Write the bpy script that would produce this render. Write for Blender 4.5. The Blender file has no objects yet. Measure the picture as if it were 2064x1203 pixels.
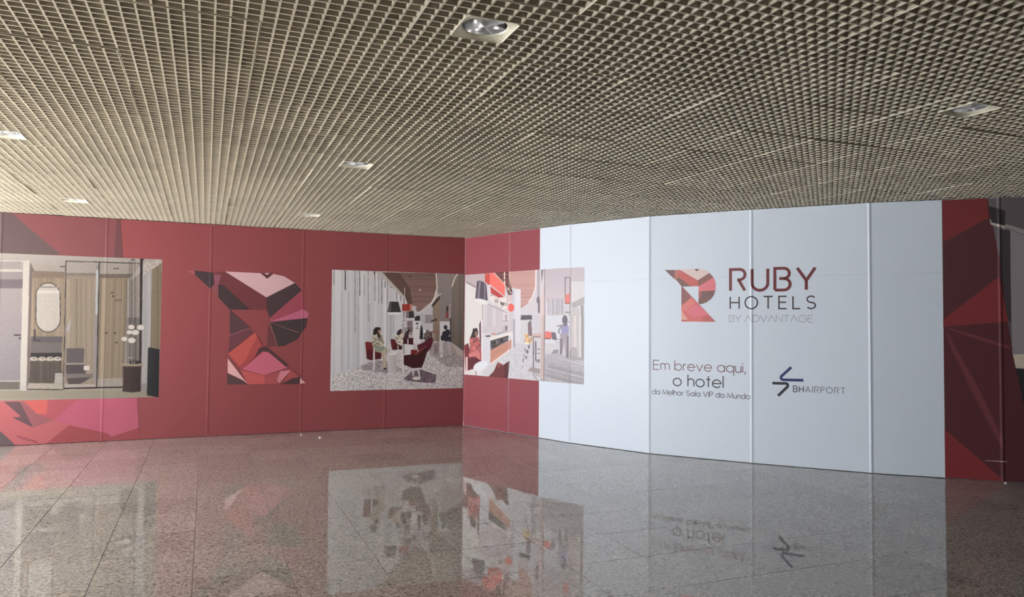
import bpy, bmesh, math, random
import numpy as np
from mathutils import Matrix, Vector

random.seed(7)
SC = bpy.context.scene
COL = SC.collection

# ------------------------------------------------------------------ camera
W, H = 2064, 1203
FPX = 1514.55
YAW, PITCH, ROLL = (math.radians(a) for a in (22.078, 2.081, 0.4756))
CAMZ = 1.55
ZC = 2.92            # underside of the louvre ceiling
fw = np.array([math.sin(YAW) * math.cos(PITCH), math.cos(YAW) * math.cos(PITCH), math.sin(PITCH)])
_r0 = np.array([math.cos(YAW), -math.sin(YAW), 0.0])
_u0 = np.cross(_r0, fw)
rt = _r0 * math.cos(ROLL) + _u0 * math.sin(ROLL)
up = np.cross(rt, fw)
cam_data = bpy.data.cameras.new('camera')
cam = bpy.data.objects.new('camera', cam_data)
COL.objects.link(cam)
cam_data.sensor_fit = 'HORIZONTAL'
cam_data.sensor_width = 36.0
cam_data.lens = FPX / W * 36.0
cam_data.clip_start = 0.05
m = Matrix(((rt[0], up[0], -fw[0], 0), (rt[1], up[1], -fw[1], 0), (rt[2], up[2], -fw[2], 0), (0, 0, 0, 1)))
m.translation = Vector((0, 0, CAMZ))
cam.matrix_world = m
SC.camera = cam

# ------------------------------------------------------------------ world, daylight, exposure
world = bpy.data.worlds.new('hall_daylight')
SC.world = world
world.use_nodes = True
bg = world.node_tree.nodes['Background']
bg.inputs['Color'].default_value = (0.90, 0.94, 1.0, 1)
bg.inputs['Strength'].default_value = 0.08


def area(name, loc, target, sx, sy, power, color):
    l = bpy.data.lights.new(name, 'AREA')
    l.shape = 'RECTANGLE'
    l.size, l.size_y = sx, sy
    l.energy = power
    l.color = color
    o = bpy.data.objects.new(name, l)
    COL.objects.link(o)
    o.location = loc
    d = Vector(target) - Vector(loc)
    o.rotation_euler = d.to_track_quat('-Z', 'Y').to_euler()
    return o


# daylight outside the glazed side of the hall, left of the frame
area('window_daylight', (-6.5, 7.2, 1.6), (0, 7.2, 1.6), 7.4, 2.5, 1130, (0.87, 0.935, 1.0))

# afternoon sun falling steeply through the same windows onto the floor beside them
sun = bpy.data.lights.new('sun', 'SUN')
sun.energy = 120.0
sun.angle = math.radians(0.6)
sun.color = (1.0, 0.95, 0.86)
so = bpy.data.objects.new('sun', sun)
COL.objects.link(so)
so.rotation_euler = Vector((1.0, -0.12, -1.25)).to_track_quat('-Z', 'Y').to_euler()

vs = SC.view_settings
vs.view_transform = 'Standard'
vs.look = 'None'
vs.exposure = 0.0
vs.gamma = 1.0
vs.use_curve_mapping = False


# ------------------------------------------------------------------ helpers
def tag(o, label=None, cat=None, group=None, kind=None):
    if label: o['label'] = label
    if cat: o['category'] = cat
    if group: o['group'] = group
    if kind: o['kind'] = kind
    return o


def mesh_obj(name, verts, faces, mat, parent=None):
    me = bpy.data.meshes.new(name)
    me.from_pydata([tuple(map(float, v)) for v in verts], [], faces)
    me.update()
    if mat: me.materials.append(mat)
    o = bpy.data.objects.new(name, me)
    COL.objects.link(o)
    if parent: o.parent = parent
    return o


def link_mesh(name, me, parent=None, loc=(0, 0, 0)):
    o = bpy.data.objects.new(name, me)
    COL.objects.link(o)
    o.location = loc
    if parent: o.parent = parent
    return o


def empty(name, loc=(0, 0, 0)):
    o = bpy.data.objects.new(name, None)
    COL.objects.link(o)
    o.empty_display_size = 0.1
    o.location = loc
    return o


def box_vf(x0, x1, y0, y1, z0, z1, V, F):
    b = len(V)
    V += [(x0, y0, z0), (x1, y0, z0), (x1, y1, z0), (x0, y1, z0), (x0, y0, z1), (x1, y0, z1), (x1, y1, z1), (x0, y1, z1)]
    F += [(b, b + 3, b + 2, b + 1), (b + 4, b + 5, b + 6, b + 7), (b, b + 1, b + 5, b + 4), (b + 1, b + 2, b + 6, b + 5),
          (b + 2, b + 3, b + 7, b + 6), (b + 3, b, b + 4, b + 7)]


def proj(p):
    """world points (n,3) -> pixels of the 2064x1203 frame"""
    p = np.atleast_2d(np.asarray(p, float)) - np.array([0, 0, CAMZ])
    z = p @ fw
    return W / 2 + FPX * (p @ rt) / z, H / 2 - FPX * (p @ up) / z, z


def ray(px, py):
    return fw + rt * (px - W / 2) / FPX - up * (py - H / 2) / FPX


def s2l(c):
    c = np.asarray(c, float) / 255.0
    return np.where(c <= 0.04045, c / 12.92, ((c + 0.055) / 1.055) ** 2.4)


def ink(rgb, ref, white=0.80):
    """printed colour from how it looks beside a white of known look"""
    v = np.clip(s2l(rgb) / s2l(ref) * white, 0.004, 0.88)
    return v * 0.90 + 0.016 + 0.04 * v.mean()


# ------------------------------------------------------------------ materials
def new_mat(name):
    mt = bpy.data.materials.new(name)
    mt.use_nodes = True
    nt = mt.node_tree
    return mt, nt, nt.nodes['Principled BSDF']


def vinyl_bump(nt, bs, scale=2.2, strength=0.05, fine=0.0):
    tc = nt.nodes.new('ShaderNodeTexCoord')
    nz = nt.nodes.new('ShaderNodeTexNoise')
    nz.inputs['Scale'].default_value = scale
    nz.inputs['Detail'].default_value = 3
    bp = nt.nodes.new('ShaderNodeBump')
    bp.inputs['Strength'].default_value = strength
    bp.inputs['Distance'].default_value = 0.05
    nt.links.new(tc.outputs['Object'], nz.inputs['Vector'])
    nt.links.new(nz.outputs['Fac'], bp.inputs['Height'])
    nt.links.new(bp.outputs['Normal'], bs.inputs['Normal'])


def mat_vinyl(name, color, rough=0.42, spec=0.35):
    mt, nt, bs = new_mat(name)
    bs.inputs['Base Color'].default_value = (*[float(c) for c in color], 1)
    bs.inputs['Roughness'].default_value = rough
    bs.inputs['Specular IOR Level'].default_value = spec
    vinyl_bump(nt, bs)
    return mt


def mat_print():
    mt, nt, bs = new_mat('printed_vinyl')
    at = nt.nodes.new('ShaderNodeAttribute')
    at.attribute_name = 'ink'
    nt.links.new(at.outputs['Color'], bs.inputs['Base Color'])
    bs.inputs['Roughness'].default_value = 0.42
    bs.inputs['Specular IOR Level'].default_value = 0.35
    vinyl_bump(nt, bs)
    return mt


def mat_plain(name, color, rough=0.5, metal=0.0, spec=0.5):
    mt, nt, bs = new_mat(name)
    bs.inputs['Base Color'].default_value = (*color, 1)
    bs.inputs['Roughness'].default_value = rough
    bs.inputs['Metallic'].default_value = metal
    bs.inputs['Specular IOR Level'].default_value = spec
    return mt


def mat_louvre():
    mt, nt, bs = new_mat('beige_painted_aluminium')
    oi = nt.nodes.new('ShaderNodeObjectInfo')
    tc = nt.nodes.new('ShaderNodeTexCoord')
    nz = nt.nodes.new('ShaderNodeTexNoise')
    nz.inputs['Scale'].default_value = 9
    nz.inputs['Detail'].default_value = 4
    rp = nt.nodes.new('ShaderNodeValToRGB')
    rp.color_ramp.elements[0].position = 0.3
    rp.color_ramp.elements[0].color = (0.50, 0.455, 0.36, 1)
    rp.color_ramp.elements[1].position = 0.7
    rp.color_ramp.elements[1].color = (0.60, 0.55, 0.44, 1)
    hs = nt.nodes.new('ShaderNodeHueSaturation')
    mr = nt.nodes.new('ShaderNodeMapRange')
    mr.inputs['To Min'].default_value = 0.92
    mr.inputs['To Max'].default_value = 1.06
    nt.links.new(oi.outputs['Random'], mr.inputs['Value'])
    nt.links.new(mr.outputs['Result'], hs.inputs['Value'])
    nt.links.new(tc.outputs['Object'], nz.inputs['Vector'])
    nt.links.new(nz.outputs['Fac'], rp.inputs['Fac'])
    nt.links.new(rp.outputs['Color'], hs.inputs['Color'])
    nt.links.new(hs.outputs['Color'], bs.inputs['Base Color'])
    bs.inputs['Roughness'].default_value = 0.5
    bs.inputs['Specular IOR Level'].default_value = 0.3
    return mt


def mat_granite():
    mt, nt, bs = new_mat('polished_granite')
    N, L = nt.nodes.new, nt.links.new
    geo = N('ShaderNodeNewGeometry')
    oi = N('ShaderNodeObjectInfo')
    # each slab is cut from another part of the block
    off = N('ShaderNodeVectorMath'); off.operation = 'SCALE'
    cmb = N('ShaderNodeCombineXYZ')
    L(oi.outputs['Random'], cmb.inputs['X']); L(oi.outputs['Random'], cmb.inputs['Y']); L(oi.outputs['Random'], cmb.inputs['Z'])
    L(cmb.outputs['Vector'], off.inputs[0]); off.inputs['Scale'].default_value = 37.0
    add = N('ShaderNodeVectorMath'); add.operation = 'ADD'
    L(geo.outputs['Position'], add.inputs[0]); L(off.outputs['Vector'], add.inputs[1])
    big = N('ShaderNodeTexNoise'); big.inputs['Scale'].default_value = 48; big.inputs['Detail'].default_value = 5; big.inputs['Roughness'].default_value = 0.7
    big.inputs['Distortion'].default_value = 0.6
    L(add.outputs['Vector'], big.inputs['Vector'])
    r1 = N('ShaderNodeValToRGB')
    e = r1.color_ramp.elements
    e[0].position = 0.34; e[0].color = (0.075, 0.068, 0.062, 1)
    e[1].position = 0.66; e[1].color = (0.68, 0.64, 0.595, 1)
    x = r1.color_ramp.elements.new(0.43); x.color = (0.36, 0.336, 0.312, 1)
    x = r1.color_ramp.elements.new(0.55); x.color = (0.54, 0.505, 0.468, 1)
    L(big.outputs['Fac'], r1.inputs['Fac'])
    vo = N('ShaderNodeTexVoronoi'); vo.inputs['Scale'].default_value = 150
    L(add.outputs['Vector'], vo.inputs['Vector'])
    r2 = N('ShaderNodeValToRGB')
    r2.color_ramp.elements[0].position = 0.0; r2.color_ramp.elements[0].color = (0.55, 0.52, 0.5, 1)
    r2.color_ramp.elements[1].position = 0.9; r2.color_ramp.elements[1].color = (1.25, 1.22, 1.2, 1)
    L(vo.outputs['Color'], r2.inputs['Fac'])
    mx = N('ShaderNodeMix'); mx.data_type = 'RGBA'; mx.blend_type = 'MULTIPLY'; mx.inputs[0].default_value = 0.8
    L(r1.outputs['Color'], mx.inputs[6]); L(r2.outputs['Color'], mx.inputs[7])
    hs = N('ShaderNodeHueSaturation')
    mr = N('ShaderNodeMapRange'); mr.inputs['To Min'].default_value = 0.9; mr.inputs['To Max'].default_value = 1.08
    L(oi.outputs['Random'], mr.inputs['Value']); L(mr.outputs['Result'], hs.inputs['Value'])
    L(mx.outputs[2], hs.inputs['Color'])
    L(hs.outputs['Color'], bs.inputs['Base Color'])
    # traffic wear: patches of duller polish
    wn = N('ShaderNodeTexNoise'); wn.inputs['Scale'].default_value = 1.3; wn.inputs['Detail'].default_value = 4
    L(geo.outputs['Position'], wn.inputs['Vector'])
    wr = N('ShaderNodeMapRange'); wr.inputs['From Min'].default_value = 0.3; wr.inputs['From Max'].default_value = 0.75
    wr.inputs['To Min'].default_value = 0.008; wr.inputs['To Max'].default_value = 0.03
    L(wn.outputs['Fac'], wr.inputs['Value']); L(wr.outputs['Result'], bs.inputs['Roughness'])
    bs.inputs['IOR'].default_value = 1.58
    return mt


M_PRINT = mat_print()
M_WHITE = mat_vinyl('white_vinyl', (0.75, 0.80, 0.87))
M_RED = mat_vinyl('ruby_vinyl', (0.285, 0.071, 0.076))
M_BACK = mat_plain('stud_frame', (0.10, 0.09, 0.08), 0.8)
M_LOUVRE = mat_louvre()
M_DECK = mat_plain('dark_plenum', (0.035, 0.030, 0.026), 0.9)
M_GRANITE = mat_granite()
M_GROUT = mat_plain('grout', (0.13, 0.12, 0.11), 0.8)
M_PLASTER = mat_plain('plain_plaster', (0.14, 0.135, 0.13), 0.8)
M_FRAME = mat_plain('dark_window_frame', (0.06, 0.06, 0.065), 0.4, 0.6)
M_CREAM = mat_plain('cream_enamel', (0.80, 0.76, 0.60), 0.35)
M_CHROME = mat_plain('polished_reflector', (0.85, 0.86, 0.88), 0.16, 1.0)
M_BLADE = mat_plain('brushed_aluminium', (0.90, 0.91, 0.92), 0.35, 0.6)
M_BULB = mat_plain('opal_tube', (0.92, 0.92, 0.9), 0.25)
M_PAPER = mat_plain('white_paper', (0.9, 0.9, 0.88), 0.7)


# ------------------------------------------------------------------ the two folded partition walls
class PartitionWall:
    def __init__(self, pts, ridge_h, ridge_w):
        self.p = np.array(pts, float)
        d = np.diff(self.p, axis=0)
        self.len = np.hypot(d[:, 0], d[:, 1])
        self.d = d / self.len[:, None]
        self.s = np.concatenate([[0], np.cumsum(self.len)])
        n = np.stack([self.d[:, 1], -self.d[:, 0]], 1)      # right-hand side of travel = towards the hall
        self.n = n
        self.rh, self.rw = ridge_h, ridge_w

    def bump(self, s):
        s = np.asarray(s, float)
        b = np.zeros_like(s)
        for q in self.s[1:-1]:
            t = np.clip(1 - np.abs(s - q) / self.rw, 0, 1)
            b = np.maximum(b, self.rh * t * t * (3 - 2 * t))
        return b

    def pos(self, s, z, off=0.0):
        s = np.atleast_1d(np.asarray(s, float)); z = np.atleast_1d(np.asarray(z, float))
        i = np.clip(np.searchsorted(self.s, s, side='right') - 1, 0, len(self.len) - 1)
        q = self.p[i] + self.d[i] * (s - self.s[i])[:, None] + self.n[i] * (off + self.bump(s))[:, None]
        return np.column_stack([q, np.broadcast_to(z, s.shape)])

    def hit(self, px, py):
        r = ray(px, py)
        best = None
        for i in range(len(self.len)):
            a = self.p[i]
            den = r[0] * self.n[i][0] + r[1] * self.n[i][1]
            if abs(den) < 1e-9: continue
            t = (a @ self.n[i]) / den
            if t <= 0: continue
            q = r[:2] * t - a
            u = q @ self.d[i]
            miss = max(0, -u, u - self.len[i])
            if best is None or miss < best[0] - 1e-9:
                best = (miss, self.s[i] + u, CAMZ + r[2] * t)
        return best[1], best[2]

    def breaks(self, a, b):
        """s values where the front changes slope"""
        out = []
        for q in self.s[1:-1]:
            out += [q - self.rw, q - self.rw * .66, q - self.rw * .33, q, q + self.rw * .33, q + self.rw * .66, q + self.rw]
        return [v for v in out if a + 1e-4 < v < b - 1e-4]


LEFT = PartitionWall([(-6.07, 10.98), (-4.85, 11.02), (-3.63, 11.06), (-2.407, 11.09), (-1.241, 11.13), (0.037, 11.16), (1.278, 11.19),
                      (2.494, 11.185), (3.722, 11.148)], 0.0026, 0.022)
RIGHT = PartitionWall([(3.722, 11.148), (4.070, 10.159), (4.499, 9.019), (5.049, 7.940), (5.813, 6.984), (6.640, 6.069), (7.557, 5.269),
                       (8.54, 4.545), (9.56, 3.87), (10.60, 3.23)], 0.007, 0.024)
ZTOP = ZC - 0.004
ZJOIN = 2.14


def make_panel(wall, i, z0, z1, mat, parent):
    a, b = wall.s[i] + 0.0006, wall.s[i + 1] - 0.0006
    ss = np.array([a] + wall.breaks(a, b) + [b])
    zz = np.array([z0, z1])
    V, F = [], []
    n = len(ss)
    for z in zz:
        V += list(wall.pos(ss, np.full(n, z)))
    for z in zz:
        q = wall.p[i] + wall.d[i] * (ss - wall.s[i])[:, None] - wall.n[i] * 0.018
        V += list(np.column_stack([q, np.full(n, z)]))
    for k in range(n - 1):
        F.append((k, k + 1, n + k + 1, n + k))
        F.append((2 * n + k + 1, 2 * n + k, 3 * n + k, 3 * n + k + 1))
        F.append((k + 1, k, 2 * n + k, 2 * n + k + 1))
        F.append((n + k, n + k + 1, 3 * n + k + 1, 3 * n + k))
    F.append((0, n, 3 * n, 2 * n))
    F.append((n - 1, 3 * n - 1, 4 * n - 1, 2 * n - 1))
    return mesh_obj('wall_panel', V, F, mat, parent)


def make_backing(name, wall):
    V, F = [], []
    n = len(wall.p)
    for off in (-0.022, -0.09):
        for z in (0.0, ZTOP):
            for k in range(n):
                i = min(k, n - 2)
                nn = wall.n[i] if k in (0, n - 1) else (wall.n[k - 1] + wall.n[k]) / 2
                q = wall.p[k] + nn * off
                V.append((q[0], q[1], z))
    for k in range(n - 1):
        F += [(k, k + 1, n + k + 1, n + k), (2 * n + k + 1, 2 * n + k, 3 * n + k, 3 * n + k + 1),
              (n + k, n + k + 1, 3 * n + k + 1, 3 * n + k), (k + 1, k, 2 * n + k, 2 * n + k + 1)]
    F += [(0, n, 3 * n, 2 * n), (n - 1, 3 * n - 1, 4 * n - 1, 2 * n - 1)]
    return tag(mesh_obj(name, V, F, M_BACK), kind='structure')


wall_left = make_backing('wall_left', LEFT)
tag(wall_left, 'long dark red partition wall carrying the bathroom picture and the big emblem')
wall_right = make_backing('wall_right', RIGHT)
tag(wall_right, 'faceted mostly white partition wall carrying the logos and slogan')
for i in range(len(LEFT.len)):
    make_panel(LEFT, i, 0.005, ZTOP, M_RED, wall_left)
for i in range(len(RIGHT.len)):
    make_panel(RIGHT, i, 0.007, ZJOIN - 0.0007, M_WHITE, wall_right)
    make_panel(RIGHT, i, ZJOIN + 0.0007, ZTOP, M_WHITE, wall_right)


# ------------------------------------------------------------------ flat prints on the walls
def print_polys(name, wall, polys, parent=None, layer0=0.0006, step=0.00016):
    """polys: list of (list of (s,z), linear rgb). One flat mesh following the wall."""
    bm = bmesh.new()
    lay = bm.verts.layers.float.new('lift')
    cl = bm.loops.layers.float_color.new('ink')
    for k, (pts, c) in enumerate(polys):
        vs_ = []
        for s, z in pts:
            v = bm.verts.new((s, z, 0))
            v[lay] = layer0 + step * k
            vs_.append(v)
        try:
            f = bm.faces.new(vs_)
        except ValueError:
            continue
        f.normal_update()
        if f.normal.z > 0: f.normal_flip()
        for l in f.loops: l[cl] = (*[float(x) for x in c], 1)
    bmesh.ops.triangulate(bm, faces=[f for f in bm.faces if len(f.verts) > 4])
    xs = [v.co.x for v in bm.verts]
    for q in wall.breaks(min(xs), max(xs)):
        bmesh.ops.bisect_plane(bm, geom=bm.verts[:] + bm.edges[:] + bm.faces[:], plane_co=(q, 0, 0), plane_no=(1, 0, 0))
    for v in bm.verts:
        p = wall.pos([v.co.x], [v.co.y], v[lay])[0]
        v.co = p
    bm.normal_update()
    me = bpy.data.meshes.new(name)
    bm.to_mesh(me)
    bm.free()
    me.materials.append(M_PRINT)
    o = bpy.data.objects.new(name, me)
    COL.objects.link(o)
    if parent: o.parent = parent
    return o


def crop(ox, oy, sc):
    return lambda pts: [(ox + x / sc, oy + y / sc) for x, y in pts]


def on(wall, pts):
    out = []
    for p in pts:
        s, z = wall.hit(*p)
        out.append((s, min(max(z, 0.008), ZTOP - 0.002)))
    return out


# ---- ruby facets printed on the left wall, around the bathroom picture
REF_L = (232, 228, 230)
c = crop(0, 420, 6.45)
pl = []
for pts, col in [
    ([(-900, 20), (150, 40), (800, 605), (-900, 590)], (92, 70, 71)),
    ([(150, 40), (1520, 130), (1530, 645), (800, 610)], (128, 66, 70)),
    ([(1520, 130), (1568, 130), (1600, 645), (1480, 645)], (104, 58, 60)),
]: pl.append((on(LEFT, c(pts)), ink(col, REF_L)))
c = crop(0, 780, 6.45)
for pts, col in [
    ([(-500, 190), (1780, 140), (1805, 530), (1450, 645), (1400, 725), (500, 765), (-500, 800)], (178, 88, 92)),
    ([(50, 190), (260, 190), (430, 525), (160, 395), (275, 385)], (98, 66, 72)),
    ([(260, 190), (310, 185), (480, 350), (700, 430), (430, 525)], (148, 82, 88)),
    ([(310, 180), (620, 165), (615, 350), (480, 350)], (198, 86, 82)),
    ([(620, 165), (1010, 155), (700, 435), (480, 350), (610, 350)], (170, 76, 85)),
    ([(1010, 155), (1780, 140), (1805, 530), (1450, 645), (700, 438)], (180, 82, 105)),
    ([(900, 495), (1400, 600), (1450, 645), (1805, 530), (1815, 690), (600, 745)], (152, 64, 68)),
    ([(-200, 420), (0, 570), (200, 755), (205, 785), (-200, 810)], (94, 74, 76)),
    ([(210, 620), (480, 700), (500, 750), (230, 660)], (150, 70, 78)),
]: pl.append((on(LEFT, c(pts)), ink(col, REF_L)))
print_polys('facet_print', LEFT, pl, wall_left)

# ---- red field beside the corner and ruby facets at the far end of the right wall
REF_C = (226, 232, 243)
REF_E = (202, 208, 216)
sR, _ = RIGHT.hit(1087, 700)
red = (0.31, 0.070, 0.082)
pl = [([(0.004, 0.009), (sR, 0.009), (sR, ZTOP - .002), (0.004, ZTOP - .002)], red)]
print_polys('vinyl_print', RIGHT, pl, wall_right)
c = crop(1700, 380, 1.94)
end = RIGHT.s[-1] - 0.02
sE, _ = RIGHT.hit(1902, 700)
pl = [([(sE, 0.009), (end, 0.009), (end, ZTOP - .002), (sE, ZTOP - .002)], ink((80, 34, 40), REF_E))]
for pts, col in [
    ([(563, 20), (800, 20), (800, 1000), (706, 850), (660, 640), (605, 250)], (96, 88, 93)),
    ([(650, 160), (800, 220), (800, 705), (670, 702), (660, 640)], (140, 132, 140)),
    ([(652, 650), (800, 640), (800, 712), (668, 700)], (196, 186, 170)),
    ([(570, 120), (706, 160), (800, 190), (800, 215), (650, 158), (580, 140)], (150, 140, 144)),
    ([(566, 68), (632, 86), (632, 152), (580, 134)], (48, 42, 45)),
    ([(570, 130), (632, 146), (632, 158), (578, 142)], (175, 165, 165)),
    ([(612, 160), (652, 165), (655, 520), (640, 520), (607, 330)], (62, 55, 60)),
    ([(675, 704), (800, 712), (800, 1100), (706, 850)], (38, 33, 36)),
    ([(560, 30), (570, 120), (605, 250), (660, 640), (706, 850), (760, 1160), (398, 1160), (390, 210)], (82, 35, 42)),
    ([(387, 20), (560, 20), (570, 114), (389, 210)], (116, 42, 42)),
    ([(389, 210), (570, 114), (607, 345), (390, 510)], (80, 39, 44)),
    ([(390, 512), (607, 345), (645, 520), (390, 540)], (122, 42, 47)),
    ([(392, 541), (470, 560), (640, 612), (668, 624), (640, 626), (460, 568)], (108, 50, 57)),
    ([(394, 545), (416, 580), (528, 780), (622, 975), (622, 1020), (500, 790), (420, 620)], (106, 48, 56)),
    ([(395, 940), (622, 1135), (622, 1160), (398, 1160)], (124, 40, 45)),
    ([(553, 1062), (638, 1066), (638, 1069), (553, 1064)], (190, 170, 172)),
]: pl.append((on(RIGHT, c(pts)), ink(col, REF_E)))
print_polys('facet_print', RIGHT, pl, wall_right)


# ---- stroke lettering
def arc(cx, cy, rx, ry, a0, a1, n=14):
    return [(cx + rx * math.cos(math.radians(a0 + (a1 - a0) * k / n)), cy + ry * math.sin(math.radians(a0 + (a1 - a0) * k / n))) for k in range(n + 1)]


def ring(cx, cy, rx, ry): return arc(cx, cy, rx, ry, 90, 450, 28)


GL = {   # glyph: (advance width, strokes); cap height 1, x height 0.68
    'R': (.66, [[(0, 0), (0, 1), (.40, 1)] + arc(.40, .755, .25, .245, 90, -90) + [(.30, .51)], [(.36, .51), (.64, 0)]]),
    'U': (.68, [[(0, 1), (0, .34)] + arc(.34, .34, .34, .34, 180, 360) + [(.68, 1)]]),
    'B': (.64, [[(0, 0), (0, 1), (.38, 1)] + arc(.38, .765, .23, .235, 90, -90) + [(.18, .53)], arc(.38, .265, .26, .265, 90, -90) + [(0, 0)]]),
    'Y': (.74, [[(0, 1), (.37, .42), (.74, 1)], [(.37, .42), (.37, 0)]]),
    'H': (.72, [[(0, 0), (0, 1)], [(.72, 0), (.72, 1)], [(0, .52), (.72, .52)]]),
    'O': (.98, [ring(.49, .5, .49, .5)]),
    'T': (.70, [[(0, 1), (.70, 1)], [(.35, 1), (.35, 0)]]),
    'E': (.58, [[(.58, 1), (0, 1), (0, 0), (.58, 0)], [(0, .52), (.54, .52)]]),
    'L': (.54, [[(0, 1), (0, 0), (.54, 0)]]),
    'S': (.66, [arc(.33, .745, .29, .255, 30, 270, 18) + arc(.33, .25, .31, .25, 90, -150, 18)]),
    'A': (.84, [[(0, 0), (.42, 1), (.84, 0)]]),
    'a_bar': (.80, [[(0, 0), (.40, 1), (.80, 0)], [(.14, .34), (.66, .34)]]),
    'D': (.80, [[(0, 0), (0, 1), (.32, 1)] + arc(.32, .5, .48, .5, 90, -90, 18) + [(0, 0)]]),
    'V': (.80, [[(0, 1), (.40, 0), (.80, 1)]]),
    'N': (.74, [[(0, 0), (0, 1), (.74, 0), (.74, 1)]]),
    'G': (.96, [arc(.49, .5, .48, .5, 38, 360, 24) + [(.52, .5)]]),
    'I': (.0, [[(0, 0), (0, 1)]]),
    'P': (.56, [[(0, 0), (0, 1), (.32, 1)] + arc(.32, .74, .24, .26, 90, -90) + [(0, .48)]]),
    'M': (.86, [[(0, 0), (0, 1), (.43, .12), (.86, 1), (.86, 0)]]),
    'm': (.84, [[(0, 0), (0, .68)], [(0, .46)] + arc(.21, .46, .21, .22, 180, 0) + [(.42, 0)], [(.42, .46)] + arc(.63, .46, .21, .22, 180, 0) + [(.84, 0)]]),
    'n': (.50, [[(0, 0), (0, .68)], [(0, .43)] + arc(.25, .43, .25, .25, 180, 0) + [(.50, 0)]]),
    'h': (.50, [[(0, 0), (0, 1.05)], [(0, .43)] + arc(.25, .43, .25, .25, 180, 0) + [(.50, 0)]]),
    'u': (.50, [[(0, .68), (0, .25)] + arc(.25, .25, .25, .25, 180, 360), [(.50, .68), (.50, 0)]]),
    'b': (.66, [[(0, 0), (0, 1.05)], ring(.33, .34, .33, .34)]),
    'd': (.66, [[(.66, 0), (.66, 1.05)], ring(.33, .34, .33, .34)]),
    'q': (.66, [[(.66, -.36), (.66, .68)], ring(.33, .34, .33, .34)]),
    'a': (.66, [[(.66, 0), (.66, .68)], ring(.33, .34, .33, .34)]),
    'o': (.68, [ring(.34, .34, .34, .34)]),
    'e': (.68, [[(0, .36), (.68, .36)] + arc(.34, .34, .34, .34, 4, 325, 24)]),
    'r': (.26, [[(0, 0), (0, .68)], [(0, .40)] + arc(.26, .40, .26, .28, 180, 90, 6)]),
    'v': (.58, [[(0, .68), (.29, 0), (.58, .68)]]),
    'i': (.0, [[(0, 0), (0, .68)], [(0, .86), (0, .98)]]),
    'l': (.0, [[(0, 0), (0, 1.05)]]),
    't': (.34, [[(.17, 0), (.17, .98)], [(0, .68), (.34, .68)]]),
    ',': (.10, [[(.10, .10), (0, -.18)]]),
    ' ': (.22, []),
}


def strip(pts, w, closed=False):
    """quads following a polyline with mitred corners"""
    P = [Vector(p) for p in pts]
    P = [p for k, p in enumerate(P) if k == 0 or (p - P[k - 1]).length > 1e-6]
    closed = (P[0] - P[-1]).length < 1e-6 and len(P) > 3
    if closed: P = P[:-1]
    n = len(P)
    Lp, Rp = [], []
    for k in range(n):
        a = P[k - 1] if (k > 0 or closed) else None
        b = P[(k + 1) % n] if (k < n - 1 or closed) else None
        d1 = (P[k] - a).normalized() if a is not None else None
        d2 = (b - P[k]).normalized() if b is not None else None
        if d1 is None: d1 = d2
        if d2 is None: d2 = d1
        t = (d1 + d2)
        t = t.normalized() if t.length > 1e-6 else d1
        nv = Vector((-t.y, t.x))
        k_ = max(0.45, nv.dot(Vector((-d1.y, d1.x))))
        o = nv * (w / 2 / k_)
        Lp.append(P[k] + o); Rp.append(P[k] - o)
    out = []
    for k in range(n if closed else n - 1):
        j = (k + 1) % n
        out.append([Lp[k], Lp[j], Rp[j], Rp[k]])
    return out


def lettering(name, text, wall, p0, p1, top, weight, col, gap, parent, heavy=0, heavy_w=0, glyphs=None, split=None):
    """text from pixel p0 (baseline left) to p1 (baseline right); top = pixel of cap height over p0"""
    s0, z0 = wall.hit(*p0)
    s1, z1 = wall.hit(*p1)
    z0 = (z0 + z1) / 2
    cap = wall.hit(*top)[1] - wall.hit(*p0)[1]
    x, items = 0.0, []
    for k, ch in enumerate(text):
        w, st = GL[glyphs.get(ch, ch) if glyphs else ch]
        items.append((x, st, heavy_w if k < heavy else weight))
        x += w + gap
    total = x - gap
    kx = (s1 - s0) / total
    word = empty(name, wall.pos([s0], [z0], 0.001)[0])
    for x, st, wt in items:
        polys = []
        for path in st:
            pts = [((x + a) * kx, b * cap) for a, b in path]
            for q in strip(pts, wt * cap):
                polys.append(([(s0 + v.x, z0 + v.y) for v in q], col))
        if polys:
            g = print_polys('letter', wall, polys, None, layer0=0.0012, step=0.0)
            g.data.transform(Matrix.Translation(-word.location))
            g.parent = word
    return word


REF_W = (206, 216, 231)
sL, zL = RIGHT.hit(1500, 600)


def anchor(name, wall, px, py):
    p = wall.pos(*[[v] for v in wall.hit(px, py)], 0.001)[0]
    return empty(name, p)


def into(parent, o):
    """keep world place while hanging the print under its anchor"""
    if o.type == 'MESH':
        o.data.transform(Matrix.Translation(-parent.location))
    else:
        o.location = o.location - parent.location
    o.parent = parent


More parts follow.
